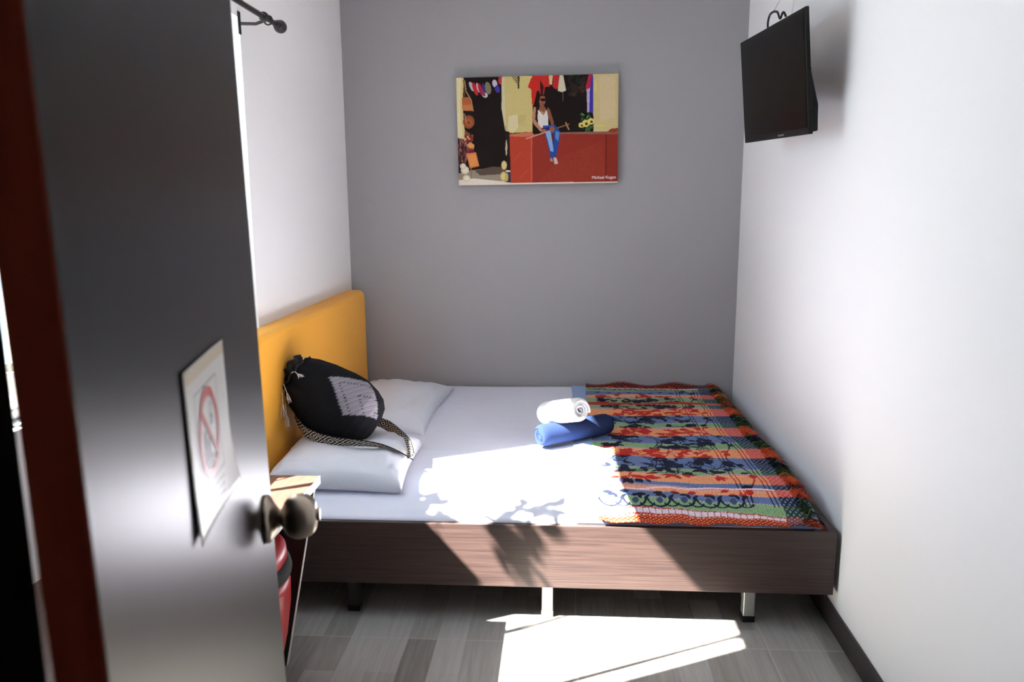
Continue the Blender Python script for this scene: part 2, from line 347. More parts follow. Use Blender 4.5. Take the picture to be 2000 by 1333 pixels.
# headboard
hb = empty('headboard', (.04, -.8, .40)); tag(hb, 'mustard yellow padded headboard against the white wall', 'headboard')
HY0, HY1, HZ0, HZ1, HT, HR = -1.535, -.035, .10, .935, .082, .055
def rrect(y0, y1, z0, z1, rr, k=8):
    pts = []
    for cy, cz, a0 in ((y1-rr, z1-rr, 0), (y0+rr, z1-rr, 90), (y0+.002, z0+.002, 180), (y1-.002, z0+.002, 270)):
        R_ = rr if a0 < 180 else .002
        for i in range(k+1):
            a = math.radians(a0+90*i/k); pts.append((cy+R_*math.cos(a), cz+R_*math.sin(a)))
    return pts
q = MB(); rings = []
for x, d in ((.002, .0), (HT-.022, 0), (HT-.012, .003), (HT-.004, .009), (HT, .022)):
    rings.append([(x, y, z) for y, z in rrect(HY0+d, HY1-d, HZ0+d, HZ1-d, HR-d*.6)])
q.grid(rings, closeu=True); m_ = len(rings[0]); q.f.append(tuple(range(m_))); q.m.append(0); q.f.append(tuple(range(4*m_, 5*m_))[::-1]); q.m.append(0)
hang(hb, q.build('padded_panel', M['orange'], smooth=True, angle=50))
q = MB(); hang(hb, MB().box(.0005, .02, HY0+.1, HY0+.16, 0, HZ0+.05).build('leg', M['black_panel']), MB().box(.0005, .02, HY1-.16, HY1-.1, 0, HZ0+.05).build('leg', M['black_panel']))

# ------------------------------------------------------------------ bedding
MX0, MX1, MYF, MYB, MZ = .088, BX1-.036, BY+.030, -.030, .412
ZB = .205
def top(x, y):
    """height of the mattress top: crown falls to the front and the foot edge"""
    z = MZ
    d = y-MYF
    if d < .22: z -= .052*(1-max(d, 0)/.22)**1.8
    d = MX1-x
    if d < .10: z -= .030*(1-max(d, 0)/.10)**2
    return z
q = MB(); q.box(BX0+.024, MX1-.012, MYF+.012, MYB-.012, BZ0+.05, .345)
tag(q.build('mattress', M['mattress'], bevel=.01), 'mattress under the white sheet in the dark bed frame', 'mattress')
def wr(x, y):
    return .0030*nz(x*2.2+3, y*3.5)+.0026*nz(x*3, y*20, 2)*(.3+max(0, -y-1.0)*2)+.0015*abs(nz(x*5+y*4, y*7, 5))
def sheet_pt(x, s, off=0.0, w=1):
    """s: distance from the back edge along the cloth; rolls over the front edge"""
    y = MYB-s; yl = MYF
    if y >= yl: return (x, y, top(x, y)+off+w*wr(x, y))
    t = yl-y; R_ = .010
    a = min(t/R_, math.pi/2); dz = R_*math.sin(a)*0+R_*(1-math.cos(a)); dy = R_*math.sin(a)
    ex_ = max(0, t-R_*math.pi/2)
    return (x, yl-dy*1.0+R_*0-.0, top(x, yl)+off+w*wr(x, yl)*(1 if ex_ == 0 else max(0, 1-ex_*30))-dz-ex_)
n1, n2 = 150, 200; L_ = (MYB-MYF)+.016+.06
q = MB(); q.grid([[sheet_pt(MX0+(MX1-MX0)*j/n1, L_*i/n2) for j in range(n1+1)] for i in range(n2+1)][::-1])
bs = q.build('bed_sheet', M['sheet'], smooth=True, solid=.0016)
tag(bs, 'white bed sheet spread over the mattress', 'bed sheet')

# blue blanket under the throw
q = MB(); bx0 = 1.165; n1, n2 = 90, 180; P = []
for i in range(n2+1):
    row = []; s = -.004+L_*.97*i/n2
    for j in range(n1+1):
        t = j/n1; x = bx0+.012*nz(s*3, 5)+(MX1+.012-bx0)*t
        p = sheet_pt(x, max(s, 0), .0055+.002*nz(x*6, s*7, 9))
        p = [p[0], p[1], p[2]]
        if x > MX1-.02: p[2] -= (x-MX1+.02)**2*28
        row.append(p)
    P.append(row)
q.grid(P[::-1]); tag(q.build('blue_blanket', M['blue'], smooth=True, solid=.004), 'light blue blanket lying under the striped throw', 'blanket')

# ------------------------------------------------------------------ painter
class Paint:
    """flat colours painted on a grid of cloth or canvas coordinates"""
    def __init__(s, X, Y): s.X, s.Y = X, Y; s.C = np.zeros(X.shape+(3,))
    def poly(s, pts):
        X, Y = s.X, s.Y; ins = np.zeros(X.shape, bool); n = len(pts)
        for i in range(n):
            x0, y0 = pts[i]; x1, y1 = pts[(i+1) % n]
            if y0 == y1: continue
            ins ^= ((y0 > Y) != (y1 > Y)) & (X < (x1-x0)*(Y-y0)/(y1-y0)+x0)
        return ins
    def ell(s, cx, cy, a, b, ang=0):
        c, sn = math.cos(ang), math.sin(ang); dx, dy = s.X-cx, s.Y-cy
        return ((dx*c+dy*sn)/a)**2+((-dx*sn+dy*c)/b)**2 <= 1
    def line(s, pts, w):
        m = np.zeros(s.X.shape, bool)
        for k in range(len(pts)-1):
            (x0, y0), (x1, y1) = pts[k][:2], pts[k+1][:2]
            lo = (s.X > min(x0, x1)-w) & (s.X < max(x0, x1)+w) & (s.Y > min(y0, y1)-w) & (s.Y < max(y0, y1)+w)
            if not lo.any(): continue
            dx, dy = x1-x0, y1-y0; l2 = dx*dx+dy*dy+1e-12
            xs, ys = s.X[lo], s.Y[lo]
            t = np.clip(((xs-x0)*dx+(ys-y0)*dy)/l2, 0, 1)
            d = (xs-x0-t*dx)**2+(ys-y0-t*dy)**2 <= (w/2)**2
            mm_ = m[lo]; mm_ |= d; m[lo] = mm_
        return m
    def put(s, m, c): s.C[m] = s2l(c)

# ------------------------------------------------------------------ woven throw
TX0, TX1 = 1.238, 1.900
nu, nv = 330, 720
TL = (MYB-MYF)+.060
uu = np.linspace(0, 1, nu+1); sv = np.linspace(0, TL, nv+1)
Ug, Vg = np.meshgrid(uu, sv)              # V: distance from back edge
Xg = TX0+(TX1-TX0)*Ug; Yg = MYB-Vg
pt = Paint(Xg, Yg)
lo_y = BY+.012
wav = .010*np.sin(Xg*7+Yg*3)+.006*np.sin(Xg*17+1)+.007*np.sin(Xg*11+Yg*9)*np.sin(Yg*5)+rng.normal(0, .0016, Xg.shape)
Yw = Yg+wav*np.clip((-Yg)*.8+.3, 0, 1)
seq = [(-1.66, 'net'), (-1.625, 'white'), (-1.575, 'green'), (-1.535, 'slate'), (-1.510, 'orange'), (-1.495, 'pink'), (-1.46, 'slate'),
       (-1.395, 'orange'), (-1.38, 'pink'), (-1.321, 'green'), (-1.195, 'slate'), (-1.103, 'orange'), (-1.09, 'pink'), (-1.022, 'green'), (-.919, 'slate'), (-.818, 'orange'),
       (-.800, 'pink'), (-.734, 'green'), (-.622, 'slate'), (-.515, 'orange'), (-.495, 'pink'), (-.428, 'green'), (-.385, 'red'), (-.30, 'green'), (-.275, 'pink'), (-.235, 'orange'), (-.165, 'slate'), (-.115, 'green'), (-.098, 'white'), (-.04, 'net'), (1, 'net')]
# list holds the far edge of each stripe
pal = {'net': (170, 70, 44), 'white': (214, 196, 200), 'green': (130, 164, 120), 'slate': (100, 118, 160), 'orange': (228, 152, 106), 'pink': (190, 140, 140), 'red': (168, 58, 52)}
palnet = {'net': (130, 54, 38), 'white': (190, 90, 76), 'green': (60, 88, 62), 'slate': (40, 52, 80), 'orange': (212, 88, 60), 'pink': (190, 92, 80), 'red': (190, 70, 54)}
edge = np.array([e_[0] for e_ in seq[:-1]]); idx = np.clip(np.searchsorted(edge, Yw), 0, len(seq)-1)
names = [e_[1] for e_ in seq]
base = np.array([s2l(pal[n_]) for n_ in names])[idx]; basen = np.array([s2l(palnet[n_]) for n_ in names])[idx]
kind_dark = np.array([n_ in ('green', 'slate', 'white') for n_ in names])[idx]
pt.C = base.copy()
# fine diagonal weave
ii, jj = np.meshgrid(np.arange(nu+1), np.arange(nv+1))
pt.C *= (1.06-.42*(((ii+jj) % 4) < 1)-.22*(((ii-jj) % 5) < 1))[..., None]
br = TX0+.462+.103+.010*np.sin(Yg*2.6)        # border band
net = Xg > br+.010
pt.C[net] = basen[net]
lat = ((np.abs(((Xg*1.0+Yg*.75)/.0175) % 1-.5) > .27) | (np.abs(((Xg-Yg*.75)/.0175) % 1-.5) > .27))
hole = net & ~lat
pt.C[hole] = pt.C[hole]*.55+s2l((150, 170, 205))*.42
pt.C[net & lat] *= .45
m_or = np.array([n_ in ('orange', 'pink', 'red') for n_ in names])[idx]
pt.C[net & lat & m_or] *= 2.1
bk_ = (Yw > -.10) & lat; pt.C[bk_] = s2l((40, 24, 30))
ft_ = (Yw < -1.655) & ~net
pt.C[ft_ & lat] = s2l((140, 34, 24)); pt.C[ft_ & ~lat] = s2l((232, 130, 70))
rowd = np.min(np.abs(Yw[..., None]-edge[None, None, :]), axis=2)
pic_ = (rowd < .0035) & ~net & (((ii+jj//2) % 5) < 3)
pt.C[pic_] = pt.C[pic_]*.5+s2l((226, 190, 186))*.45
ov = np.zeros(Xg.shape, bool)
def leaf_m(x, y, l, w, a):
    c, s = math.cos(a), math.sin(a); dx, dy = Xg-x, Yg-y; t = (dx*c+dy*s)/l; n = (-dx*s+dy*c)
    return (t > 0) & (t < 1) & (np.abs(n) < w*np.sin(np.clip(t, 0, 1)*math.pi)**.8)
def flower(x, y, R_, pet=6):
    global ov
    rr = np.hypot(Xg-x, Yg-y); an = np.arctan2(Yg-y, Xg-x); e_ = R_*(.72+.28*np.abs(np.cos(an*pet/2)))
    ov |= (rr < e_) & (rr > e_*.74); ov |= (rr < e_*.52) & (rr > e_*.36); ov |= rr < e_*.15
    ov |= (rr < e_*.74) & (rr > e_*.5) & (np.abs(np.cos(an*pet/2)) < .25)
rr_ = random.Random(11)
def spray(x, y, n, R_):
    global ov
    for k in range(n):
        a = rr_.uniform(0, 6.28); d = rr_.uniform(.3, 1)*R_; px, py = x+d*math.cos(a), y+d*math.sin(a)*1.25
        for w in range(rr_.randint(2, 4)):
            ov |= leaf_m(px, py, rr_.uniform(.024, .05), rr_.uniform(.006, .012), a+rr_.uniform(-1.1, 1.1))
        ov |= pt.line([(x, y), ((x+px)/2+.01, (y+py)/2), (px, py)], .004)
for fx_, fy_ in ((1.41, -1.17), (1.47, -1.28), (1.60, -1.20), (1.66, -1.33), (1.57, -1.05), (1.65, -.92), (1.42, -.86), (1.47, -.60), (1.60, -.66), (1.38, -.45), (1.53, -1.36), (1.36, -1.40), (1.63, -.78), (1.52, -1.14), (1.38, -.66), (1.55, -.52), (1.66, -.52)): spray(fx_, fy_, 9, .062)
for _ in range(34): spray(rr_.uniform(1.27, 1.67), rr_.uniform(-1.44, -.22), rr_.randint(2, 4), rr_.uniform(.02, .04))
for fx_, fy_, R_ in ((1.335, -1.22, .036), (1.345, -.93, .042), (1.41, -1.00, .028), (1.325, -.75, .030), (1.60, -1.28, .034), (1.56, -.92, .030), (1.50, -.72, .03), (1.66, -1.1, .032), (1.30, -1.08, .03)): flower(fx_, fy_, R_)
for fx_ in (1.36, 1.50, 1.62): spray(fx_, -.33, 5, .05); spray(fx_+.05, -.47, 5, .045)
# ropy medallion arcs on the left
def arc(cx, cy, ra, rb, a0, a1, n=30): return [(cx+ra*math.cos(a0+(a1-a0)*k/n), cy+rb*math.sin(a0+(a1-a0)*k/n)) for k in range(n+1)]
for (cx, cy, ra, rb, a0, a1) in ((1.33, -1.02, .165, .125, -1.5, 1.3), (1.33, -1.26, .12, .10, -1.3, 1.2), (1.31, -.80, .13, .09, -1.2, 1.6), (1.30, -.55, .10, .07, -1.3, 1.5)):
    A, B = arc(cx, cy, ra, rb, a0, a1), arc(cx, cy, ra+.018, rb+.018, a0, a1)
    ov |= pt.line(A, .0042) | pt.line(B, .0042)
    for k in range(0, 31, 1): ov |= pt.line([A[k], B[k]], .0042)
# border band with vine
for off in (0, .014, .088, .102):
    xb = TX0+.452+off+.012*math.sin(2)*0
    P_ = [(TX0+.462+off+.010*math.sin(y*2.6), y) for y in np.linspace(-1.60, -.12, 60)]
    ov |= pt.line(P_, .0042)
vine = [(TX0+.462+.051+.024*math.sin(y*17)+.010*math.sin(y*2.6), y) for y in np.linspace(-1.58, -.14, 160)]
ov |= pt.line(vine, .0060)
for k, y in enumerate(np.linspace(-1.54, -.16, 24)):
    sx = TX0+.513+.024*math.sin(y*17); ov |= leaf_m(sx, y, .036, .013, 1.2+(k % 2)*2.6)
# scallops along the front and back
for y0_, sg_ in ((-1.600, 1), (-.135, -1)):
    for k in range(6):
        cx = TX0+.045+.078*k
        ov |= pt.line(arc(cx, y0_+.040, .037, .046, math.pi*1.04, math.pi*1.96), .0075)
        ov |= pt.line(arc(cx+.038, y0_+.012, .022, .018, math.pi*1.05, math.pi*1.95), .0065)
        ov |= leaf_m(cx+.022, y0_+.032, .030, .007, 1.9); ov |= leaf_m(cx+.03, y0_+.03, .032, .006, .9); ov |= leaf_m(cx-.01, y0_+.05, .028, .008, .3)
        gm_ = leaf_m(cx, y0_+.008, .034, .011, 1.45); pt.C[gm_] = s2l((62, 74, 104))
# leaves in the thin orange rows
for k in range(9):
    ov |= leaf_m(TX0+.02+.055*k, -1.535+.006*math.sin(k*2), .034, .009, .5*math.sin(k*3)); 
for k in range(9):
    ov |= leaf_m(TX0+.03+.052*k, -.40+.008*math.sin(k), .034, .008, .7*math.sin(k*2.2)); ov |= leaf_m(TX0+.05+.052*k, -.20+.008*math.sin(k), .030, .008, .7*math.sin(k*2.2+1))
bnd = (Yw > -1.668) & (Yw < -1.608) & False
ov &= ~net & (Yw > -1.625)
pt.C[ov & kind_dark] = s2l((26, 30, 48)); pt.C[ov & ~kind_dark] = s2l((176, 40, 34))
# pinkish white band edged red near the front
wb = (Yw > -1.655) & (Yw < -1.625) & ~net
pt.C[wb] = s2l((214, 196, 206)); pt.C[wb & ((Xg % .02) < .0022)] = s2l((120, 60, 60))
pt.C[wb & ((Yw < -1.651) | (Yw > -1.6295))] = s2l((176, 40, 34))
for y0_ in (-1.507, -.107):
    wv = np.abs(Yg-y0_-.004*np.sin(Xg*40)) < .0045; pt.C[wv & ~net] = s2l((226, 190, 196))
# geometry of the throw
P = []
for i in range(nv+1):
    s = sv[i]; row = []
    yb = MYB-s
    ragl = .010*nz(yb*5, 1.3)+.004*nz(yb*30, 4); ragr = .020*nz(yb*4, 8.2)+.006*nz(yb*17, 3)
    fr = max(0, 1-(yb-MYF)/.05)
    for j in range(nu+1):
        t = j/nu; x = TX0+(TX1-TX0)*t+ragl*(1-t)+(ragr+.022*max(0, -yb-.2)-.010)*t
        s2 = min(s, TL)
        yy_ = MYB-s2
        if yy_ > MYF: px, py, pz = x, yy_, top(x, yy_)
        else: px, py, pz = x, MYF-(MYF-yy_)*.62, top(x, MYF)-(MYF-yy_)*.10
        back = max(0, 1-s/.06)
        py += back*.008*math.sin(x*23)+fr*.002*math.sin(x*31+2*nz(x*4, 2))
        pz += .013+.0035*nz(x*9, yb*14, 1)+.0025*nz(x*5, yb*40, 6)+back*(.010+.007*math.sin(x*23))+fr*(.001+.0015*math.sin(x*47)+.002*nz(x*16, 2))
        row.append((px, py, pz))
    P.append(row)
q = MB(); q.grid(P[::-1])
th = q.build('woven_throw', M['throw'], smooth=True, solid=.003)
cols = pt.C[::-1].reshape(-1, 3)*rng.uniform(.70, 1.25, ((nv+1)*(nu+1), 1)); set_cols(th, cols)
tag(th, 'multicoloured striped floral throw with net border and tufted fringe at the bed foot', 'throw')
# fringe tufts along the foot edge
q = MB(); fc = []
edgeP = [P[i][nu] for i in range(nv+1)]
fr_rng = random.Random(3)
fcol = {'net': (150, 56, 34), 'white': (70, 40, 50), 'green': (46, 66, 38), 'slate': (20, 26, 44), 'orange': (214, 84, 50), 'pink': (200, 76, 58), 'red': (180, 60, 42)}
for k in range(2600):
    cen = (int(fr_rng.random()*21)+.5)/21; i = min(nv, max(0, int((cen+fr_rng.gauss(0, .012))*nv))); ex_, ey_, ez_ = edgeP[i]
    nm = names[int(np.clip(np.searchsorted(edge, Yw[i, nu]), 0, len(seq)-1))]
    tuft = .75; ln = fr_rng.uniform(.020, .056); a = fr_rng.gauss(0, .55)
    dirx, diry = math.cos(a), math.sin(a); lift = fr_rng.uniform(.0, .026)*tuft; w = fr_rng.uniform(.0008, .0015)
    st = fr_rng.uniform(-.035, .004); base_z = ez_-.004
    c = s2l(fcol[nm]); c = c*fr_rng.uniform(.5, 1.2) if fr_rng.random() > .07 else s2l((110, 160, 70) if nm in ('slate', 'green') else (240, 120, 70))
    pts = []
    for t in (0, .35, .7, 1):
        x = min(ex_+st+dirx*ln*t, MX1+.018); y = max(min(ey_+diry*ln*t+.004*math.sin(t*5+k), -.03), BY+.004)
        zz = top(min(x, MX1), max(y, MYF))+.0145+(lift*math.sin(t*2.6))+.003*fr_rng.random()
        pts.append(Vector((x, y, zz)))
    n0 = len(q.v); vs = []
    for t_, p in enumerate(pts):
        ww = w*(1-.2*t_); vs += [p+Vector((-diry*ww, dirx*ww, 0)), p-Vector((-diry*ww, dirx*ww, 0)), p+Vector((0, 0, ww*1.3))]
    fs = []
    for t_ in range(3):
        b_ = t_*3
        fs += [(b_, b_+1, b_+4, b_+3), (b_+1, b_+2, b_+5, b_+4), (b_+2, b_, b_+3, b_+5)]
    q.add(vs, fs); fc += [c]*12
fo = q.build('fringe', M['throw'], parent=th, smooth=True); set_cols(fo, np.array(fc)); fo['kind'] = 'stuff'

# ------------------------------------------------------------------ pillows
def pillow(name, cx, cy, zb, a, b, h, rot, label, seed, tilt=(0, 0), corner=.10, blunt=.9):
    q = MB(); n = 44; tops, bots = [], []
    cr0, sr = math.cos(rot), math.sin(rot)
    for i in range(n+1):
        rt, rb = [], []
        for j in range(n+1):
            uu_, vv = -1+2*j/n, -1+2*i/n
            uu_ = math.copysign(abs(uu_)**.8, uu_); vv = math.copysign(abs(vv)**.8, vv)
            e_ = max(0, (1-uu_**2))**.42*max(0, (1-vv**2))**.42
            e_ = e_**blunt
            x = uu_*a*(1-corner*(1-vv**2)*abs(uu_)**3); y = vv*b*(1-corner*.8*(1-uu_**2)*abs(vv)**3)
            wk = .010*nz(uu_*2.2+seed, vv*2.2)+.009*nz(uu_*8+seed, vv*1.6, 3)*(abs(uu_)**1.5)+.010*nz(uu_*5+vv*2+seed, vv*7, 7)*abs(vv)**1.5-.006*abs(nz(uu_*6+seed, vv*5-uu_*3, 11))
            zt = zb+.018+h*.80*e_+wk*(.05+e_)
            zl = zb+.014-.0135*min(1, e_*3)
            X, Y = cx+x*cr0-y*sr, cy+x*sr+y*cr0
            dz = tilt[0]*x+tilt[1]*y
            rt.append((X, Y, zt+dz)); rb.append((X, Y, zl+dz))
        tops.append(rt); bots.append(rb)
    q.grid(tops); q.grid([r_[::-1] for r_ in bots])
    o = q.build(name, M['pillow'], smooth=True)
    q2 = o.modifiers.new('weld', 'WELD'); q2.merge_threshold = .0045
    return tag(o, label, 'pillow')
pillow('pillow', .330, -1.335, MZ+.003, .236, .240, .112, .03, 'white pillow nearest the open door at the bed head', 1.0, tilt=(-.04, .02), corner=.05, blunt=.62)
pillow('pillow', .325, -.545, MZ+.003, .225, .375, .105, -.03, 'white pillow behind the black bag, by the grey wall', 5.0, tilt=(-.05, .03))

# ------------------------------------------------------------------ crochet bag
BC = Vector((.252, -1.245, .636)); BAX = Vector((.81, -.05, -.585)).normalized()
s1 = BAX.cross(Vector((0, -1, 0))).normalized()      # across, upward right in the photo
s2 = BAX.cross(s1).normalized()
if s1.z < 0: s1 = -s1
prof = [(-.198, .03), (-.20, .055), (-.18, .078), (-.14, .100), (-.08, .122), (0, .138), (.06, .142), (.11, .136), (.145, .120), (.170, .092), (.182, .055), (.186, .0)]
Tn = 120; nt_ = 130; bag = MB(); P = []; bc = []
tt = np.linspace(0, 1, nt_); pd = np.array(prof); arc_l = np.concatenate([[0], np.cumsum(np.hypot(np.diff(pd[:, 0]), np.diff(pd[:, 1])))]); arc_l /= arc_l[-1]
GREY = s2l((128, 122, 128)); BLK = s2l((17, 16, 19))
for t in tt:
    ax = np.interp(t, arc_l, pd[:, 0]); rad = np.interp(t, arc_l, pd[:, 1]); row = []
    for k in range(Tn):
        a = 2*math.pi*k/Tn
        rr2 = rad*(1+.04*math.cos(2*a+.5))*(1+(.07*math.sin(a*13+1.5*nz(ax*9, 0))*max(0, -ax-.09)/.11 if ax < -.09 else 0))+.004*nz(math.cos(a)*2, math.sin(a)*2, ax*12)
        p = BC+BAX*ax+s1*(math.cos(a)*rr2)+s2*(math.sin(a)*rr2*.92)
        if p.z < .505: p.z = .505+(p.z-.505)*.15
        row.append(p)
        c = BLK
        an = math.degrees(a)
        for a0 in (322, 82, 202):      # heather grey diamonds around the bag
            d = abs((an-a0+180) % 360-180)
            dd = abs((t-.60)/.25)+d/38.
            if dd < 1:
                c = GREY*(.75+.5*((k*7+int(t*nt_)*13) % 5)/5.) if not (abs(((t-.60)/.25-d/38.)*1.5 % 1-.5) > .475) else BLK*3
        bc.append(c)
    P.append(row)
bag.grid(P, closeu=True)
rootb = empty('crochet_bag', BC-Vector((0, 0, .13))); tag(rootb, 'black crochet drawstring bag with grey diamonds leaning on the yellow headboard', 'bag')
ob = bag.build('bag_body', M['crochet'], smooth=True); set_cols(ob, np.array(bc)); hang(rootb, ob)
# gathered mouth frill
q = MB(); P = []
for k2, (ax, rad) in enumerate(((-.185, .060), (-.200, .062), (-.212, .066), (-.218, .069))):
    P.append([BC+BAX*(ax+.006*math.sin(9*2*math.pi*k/90))+s1*math.cos(2*math.pi*k/90)*rad*(1+.08*math.sin(9*2*math.pi*k/90))+s2*math.sin(2*math.pi*k/90)*rad*.8*(1+.08*math.sin(9*2*math.pi*k/90)) for k in range(90)])
q.grid(P, closeu=True); of = q.build('bag_mouth', M['black_cord'], smooth=True, solid=.006); hang(rootb, of)
# draw cord with pale flecks
cp = [BC+BAX*(-.178+.004*math.sin(k*1.3))+s1*math.cos(2*math.pi*k/60)*.088+s2*math.sin(2*math.pi*k/60)*.080 for k in range(61)]
q = MB().tube(cp, .0032, 8, cap=False)
for k in range(0, 60, 4):
    if k % 8 == 0: q.tube([cp[k]+(cp[k]-BC).normalized()*.002, cp[k+1]+(cp[k+1]-BC).normalized()*.002], .0026, 6, mi=1)
hang(rootb, q.build('draw_cord', [M['black_cord'], M['tassel']], smooth=True))
def tassel(p0, p1, n=9, sp=.012, seed=0):
    rr3 = random.Random(seed); q = MB(); p0, p1 = Vector(p0), Vector(p1)
    q.tube([p0, p0.lerp(p1, .45)], .0016, 6); mid = p0.lerp(p1, .45)
    for k in range(n):
        e_ = p1+Vector((rr3.uniform(-sp, sp), rr3.uniform(-sp, sp)*.5, rr3.uniform(-sp, sp)*.8))
        q.tube([mid, mid.lerp(e_, .5)+Vector((rr3.uniform(-.003, .003), 0, .002)), e_], .0011, 5)
    return q
# tassels hang on the door side of the mouth
for a_, b_, sd_ in (((.100, -1.350, .735), (.128, -1.365, .672), 1), ((.092, -1.345, .700), (.098, -1.36, .610), 2), ((.096, -1.33, .655), (.110, -1.36, .575), 3), ((.140, -1.335, .778), (.165, -1.345, .760), 4)):
    hang(rootb, tassel(a_, b_, seed=sd_).build('tassel', M['tassel'], smooth=True))
# strap: a long woven band, painted zigzag
def ribbon(path, widths, name, seg=160):
    path = [Vector(p) for p in path]
    # catmull-rom
    pts = []; n = len(path)
    for i in range(n-1):
        p0, p1, p2, p3 = path[max(i-1, 0)], path[i], path[i+1], path[min(i+2, n-1)]
        for k in range(12):
            t = k/12; pts.append(.5*((2*p1)+(-p0+p2)*t+(2*p0-5*p1+4*p2-p3)*t*t+(-p0+3*p1-3*p2+p3)*t**3))
    pts.append(path[-1]); ln = [0]
    for i in range(1, len(pts)): ln.append(ln[-1]+(pts[i]-pts[i-1]).length)
    Lr = ln[-1]; ns = int(Lr/.0022); nw = 20; P = []; cc = []
    wv = [Vector(w) for w in widths]; W_ = []
    for i in range(ns+1):
        d = Lr*i/ns; j = max(0, min(len(ln)-2, int(np.searchsorted(ln, d))-1)); t = (d-ln[j])/max(1e-6, ln[j+1]-ln[j]); p = pts[j].lerp(pts[j+1], t)
        fi = (i/ns)*(len(wv)-1); w = wv[int(fi)].lerp(wv[min(int(fi)+1, len(wv)-1)], fi-int(fi))
        row = []
        for k in range(nw+1):
            v = -1+2*k/nw; row.append(p+w*v*.5)
            per = .075; ph = (d/per) % 1; x = abs(ph-.5)*2; y = abs(v)
            dm = x*1.15+y*.9
            white = (dm*1.9+.15) % 1 > .66
            if y > .93: white = False
            c_2 = s2l((206, 196, 182)) if white else s2l((20, 18, 20))
            if dm < .05 and int(d/per) % 2 == 0: c_2 = s2l((190, 110, 60))
            cc.append(c_2)
        P.append(row)
    q = MB(); q.grid(P); o = q.build(name, M['crochet'], smooth=True, solid=.004); set_cols(o, np.array(cc)); return o
zp = .54
st = ribbon([(.100, -1.24, .600), (.150, -1.315, .556), (.21, -1.365, .543), (.29, -1.405, .538), (.39, -1.415, .535), (.47, -1.400, .520), (.53, -1.392, .495), (.575, -1.385, .466)],
            [(.012, -.012, .05), (.006, -.016, .048), (.004, -.018, .045), (.002, -.022, .042), (0, -.028, .036), (.004, -.034, .028), (.008, -.036, .018), (.016, -.036, .006)], 'strap')
hang(rootb, st)
st = ribbon([(.565, -1.36, .468), (.53, -1.26, .486), (.47, -1.16, .497), (.42, -1.09, .505), (.38, -1.06, .51)],
            [(.03, -.02, .028), (.03, -.012, .034), (.03, -.004, .034), (.024, 0, .034), (.02, 0, .034)], 'strap')
hang(rootb, st)

# ------------------------------------------------------------------ towels
def towel(name, a, b, rad, m, label, turns=3.4, flat=1.0, seed=0, fold=False):
    """rolled towel: a spiral sheet swept along a -> b"""
    a, b = Vector(a), Vector(b); ax = (b-a).normalized(); L2 = (b-a).length
    up = (Vector((0, 0, 1))-ax*ax.z).normalized(); sd = ax.cross(up)
    q = MB(); ns, nl = 180, 26; P = []; thk = rad/(turns+.35)
    for j in range(nl+1):
        t = j/nl; row = []
        er = .010*max(0, 1-min(t, 1-t)/.07)**2
        for i in range(ns+1):
            w = i/ns; ang = w*turns*2*math.pi+2.2
            rr2 = .006+(rad-.006-thk*.4)*w
            rr2 *= 1+.03*nz(ang*.7+seed, t*3)
            tl = t*L2+(.016*nz(w*6+seed, 3+t)+(.012*(1-w) if t < .5 else -.012*(1-w)*1))*(1 if t in (0., 1.) else 0)
            p = a+ax*tl+up*(math.sin(ang)*(rr2-er*w)*flat)+sd*(math.cos(ang)*(rr2-er*w))
            row.append(p)
        P.append(row)
    q.grid(P)
    # crease bands around the body
    o = q.build(name, m, smooth=True, solid=thk*.86)
    return tag(o, label, 'towel')
zt = MZ+.008
towel('rolled_towel', (1.025, -1.085, zt+.045), (1.315, -.900, zt+.047), .048, M['terry_navy'], 'navy blue rolled towel lying under the white one', 3.0, .96, 2)
towel('rolled_towel', (1.048, -.945, zt+.100), (1.192, -1.130, zt+.168), .054, M['terry_white'], 'white rolled towel on top of the navy blue one', 3.2, .98, 7)

# ------------------------------------------------------------------ picture
PW, PH, PT = .800, .524, .030
pc = Vector((.9865, -.0335, 1.7305)); pic = empty('canvas_picture', pc); tag(pic, 'colourful photo canvas of a person seated on a red wall, hung on grey wall', 'picture')
pic.rotation_euler = (0, math.radians(-.55), 0)
q = MB().box(-PW/2, PW/2, -PT/2+.0005, PT/2, -PH/2, PH/2); o = q.build('stretched_canvas', M['canvas_edge'], bevel=.002); o.parent = pic
nu2, nv2 = 460, 300
A_, B_ = np.meshgrid(np.linspace(0, 1, nu2+1), np.linspace(0, 1, nv2+1))
TLc, TRc, BLc, BRc = np.array((65, 165)), np.array((1672, 122)), np.array((88, 1240)), np.array((1680, 1225))
XY = (1-B_)[..., None]*((1-A_)[..., None]*TLc+A_[..., None]*TRc)+B_[..., None]*((1-A_)[..., None]*BLc+A_[..., None]*BRc)
g = Paint(XY[..., 0], XY[..., 1]); po, el, ln_, put = g.poly, g.ell, g.line, g.put
nzz = rng.normal(0, 1, g.X.shape)
put(np.ones(g.X.shape, bool), (28, 18, 16))
put(po([(0, 1140), (200, 1090), (420, 1060), (610, 1080), (620, 1300), (0, 1300)]), (150, 138, 120))      # ground in shade
put(po([(250, 1090), (430, 1050), (560, 1060), (600, 1120), (500, 1130), (300, 1140)]), (92, 76, 62))
put(po([(0, 1195), (240, 1170), (420, 1190), (560, 1205), (1800, 1205), (1800, 1300), (0, 1300)]), (226, 214, 196))
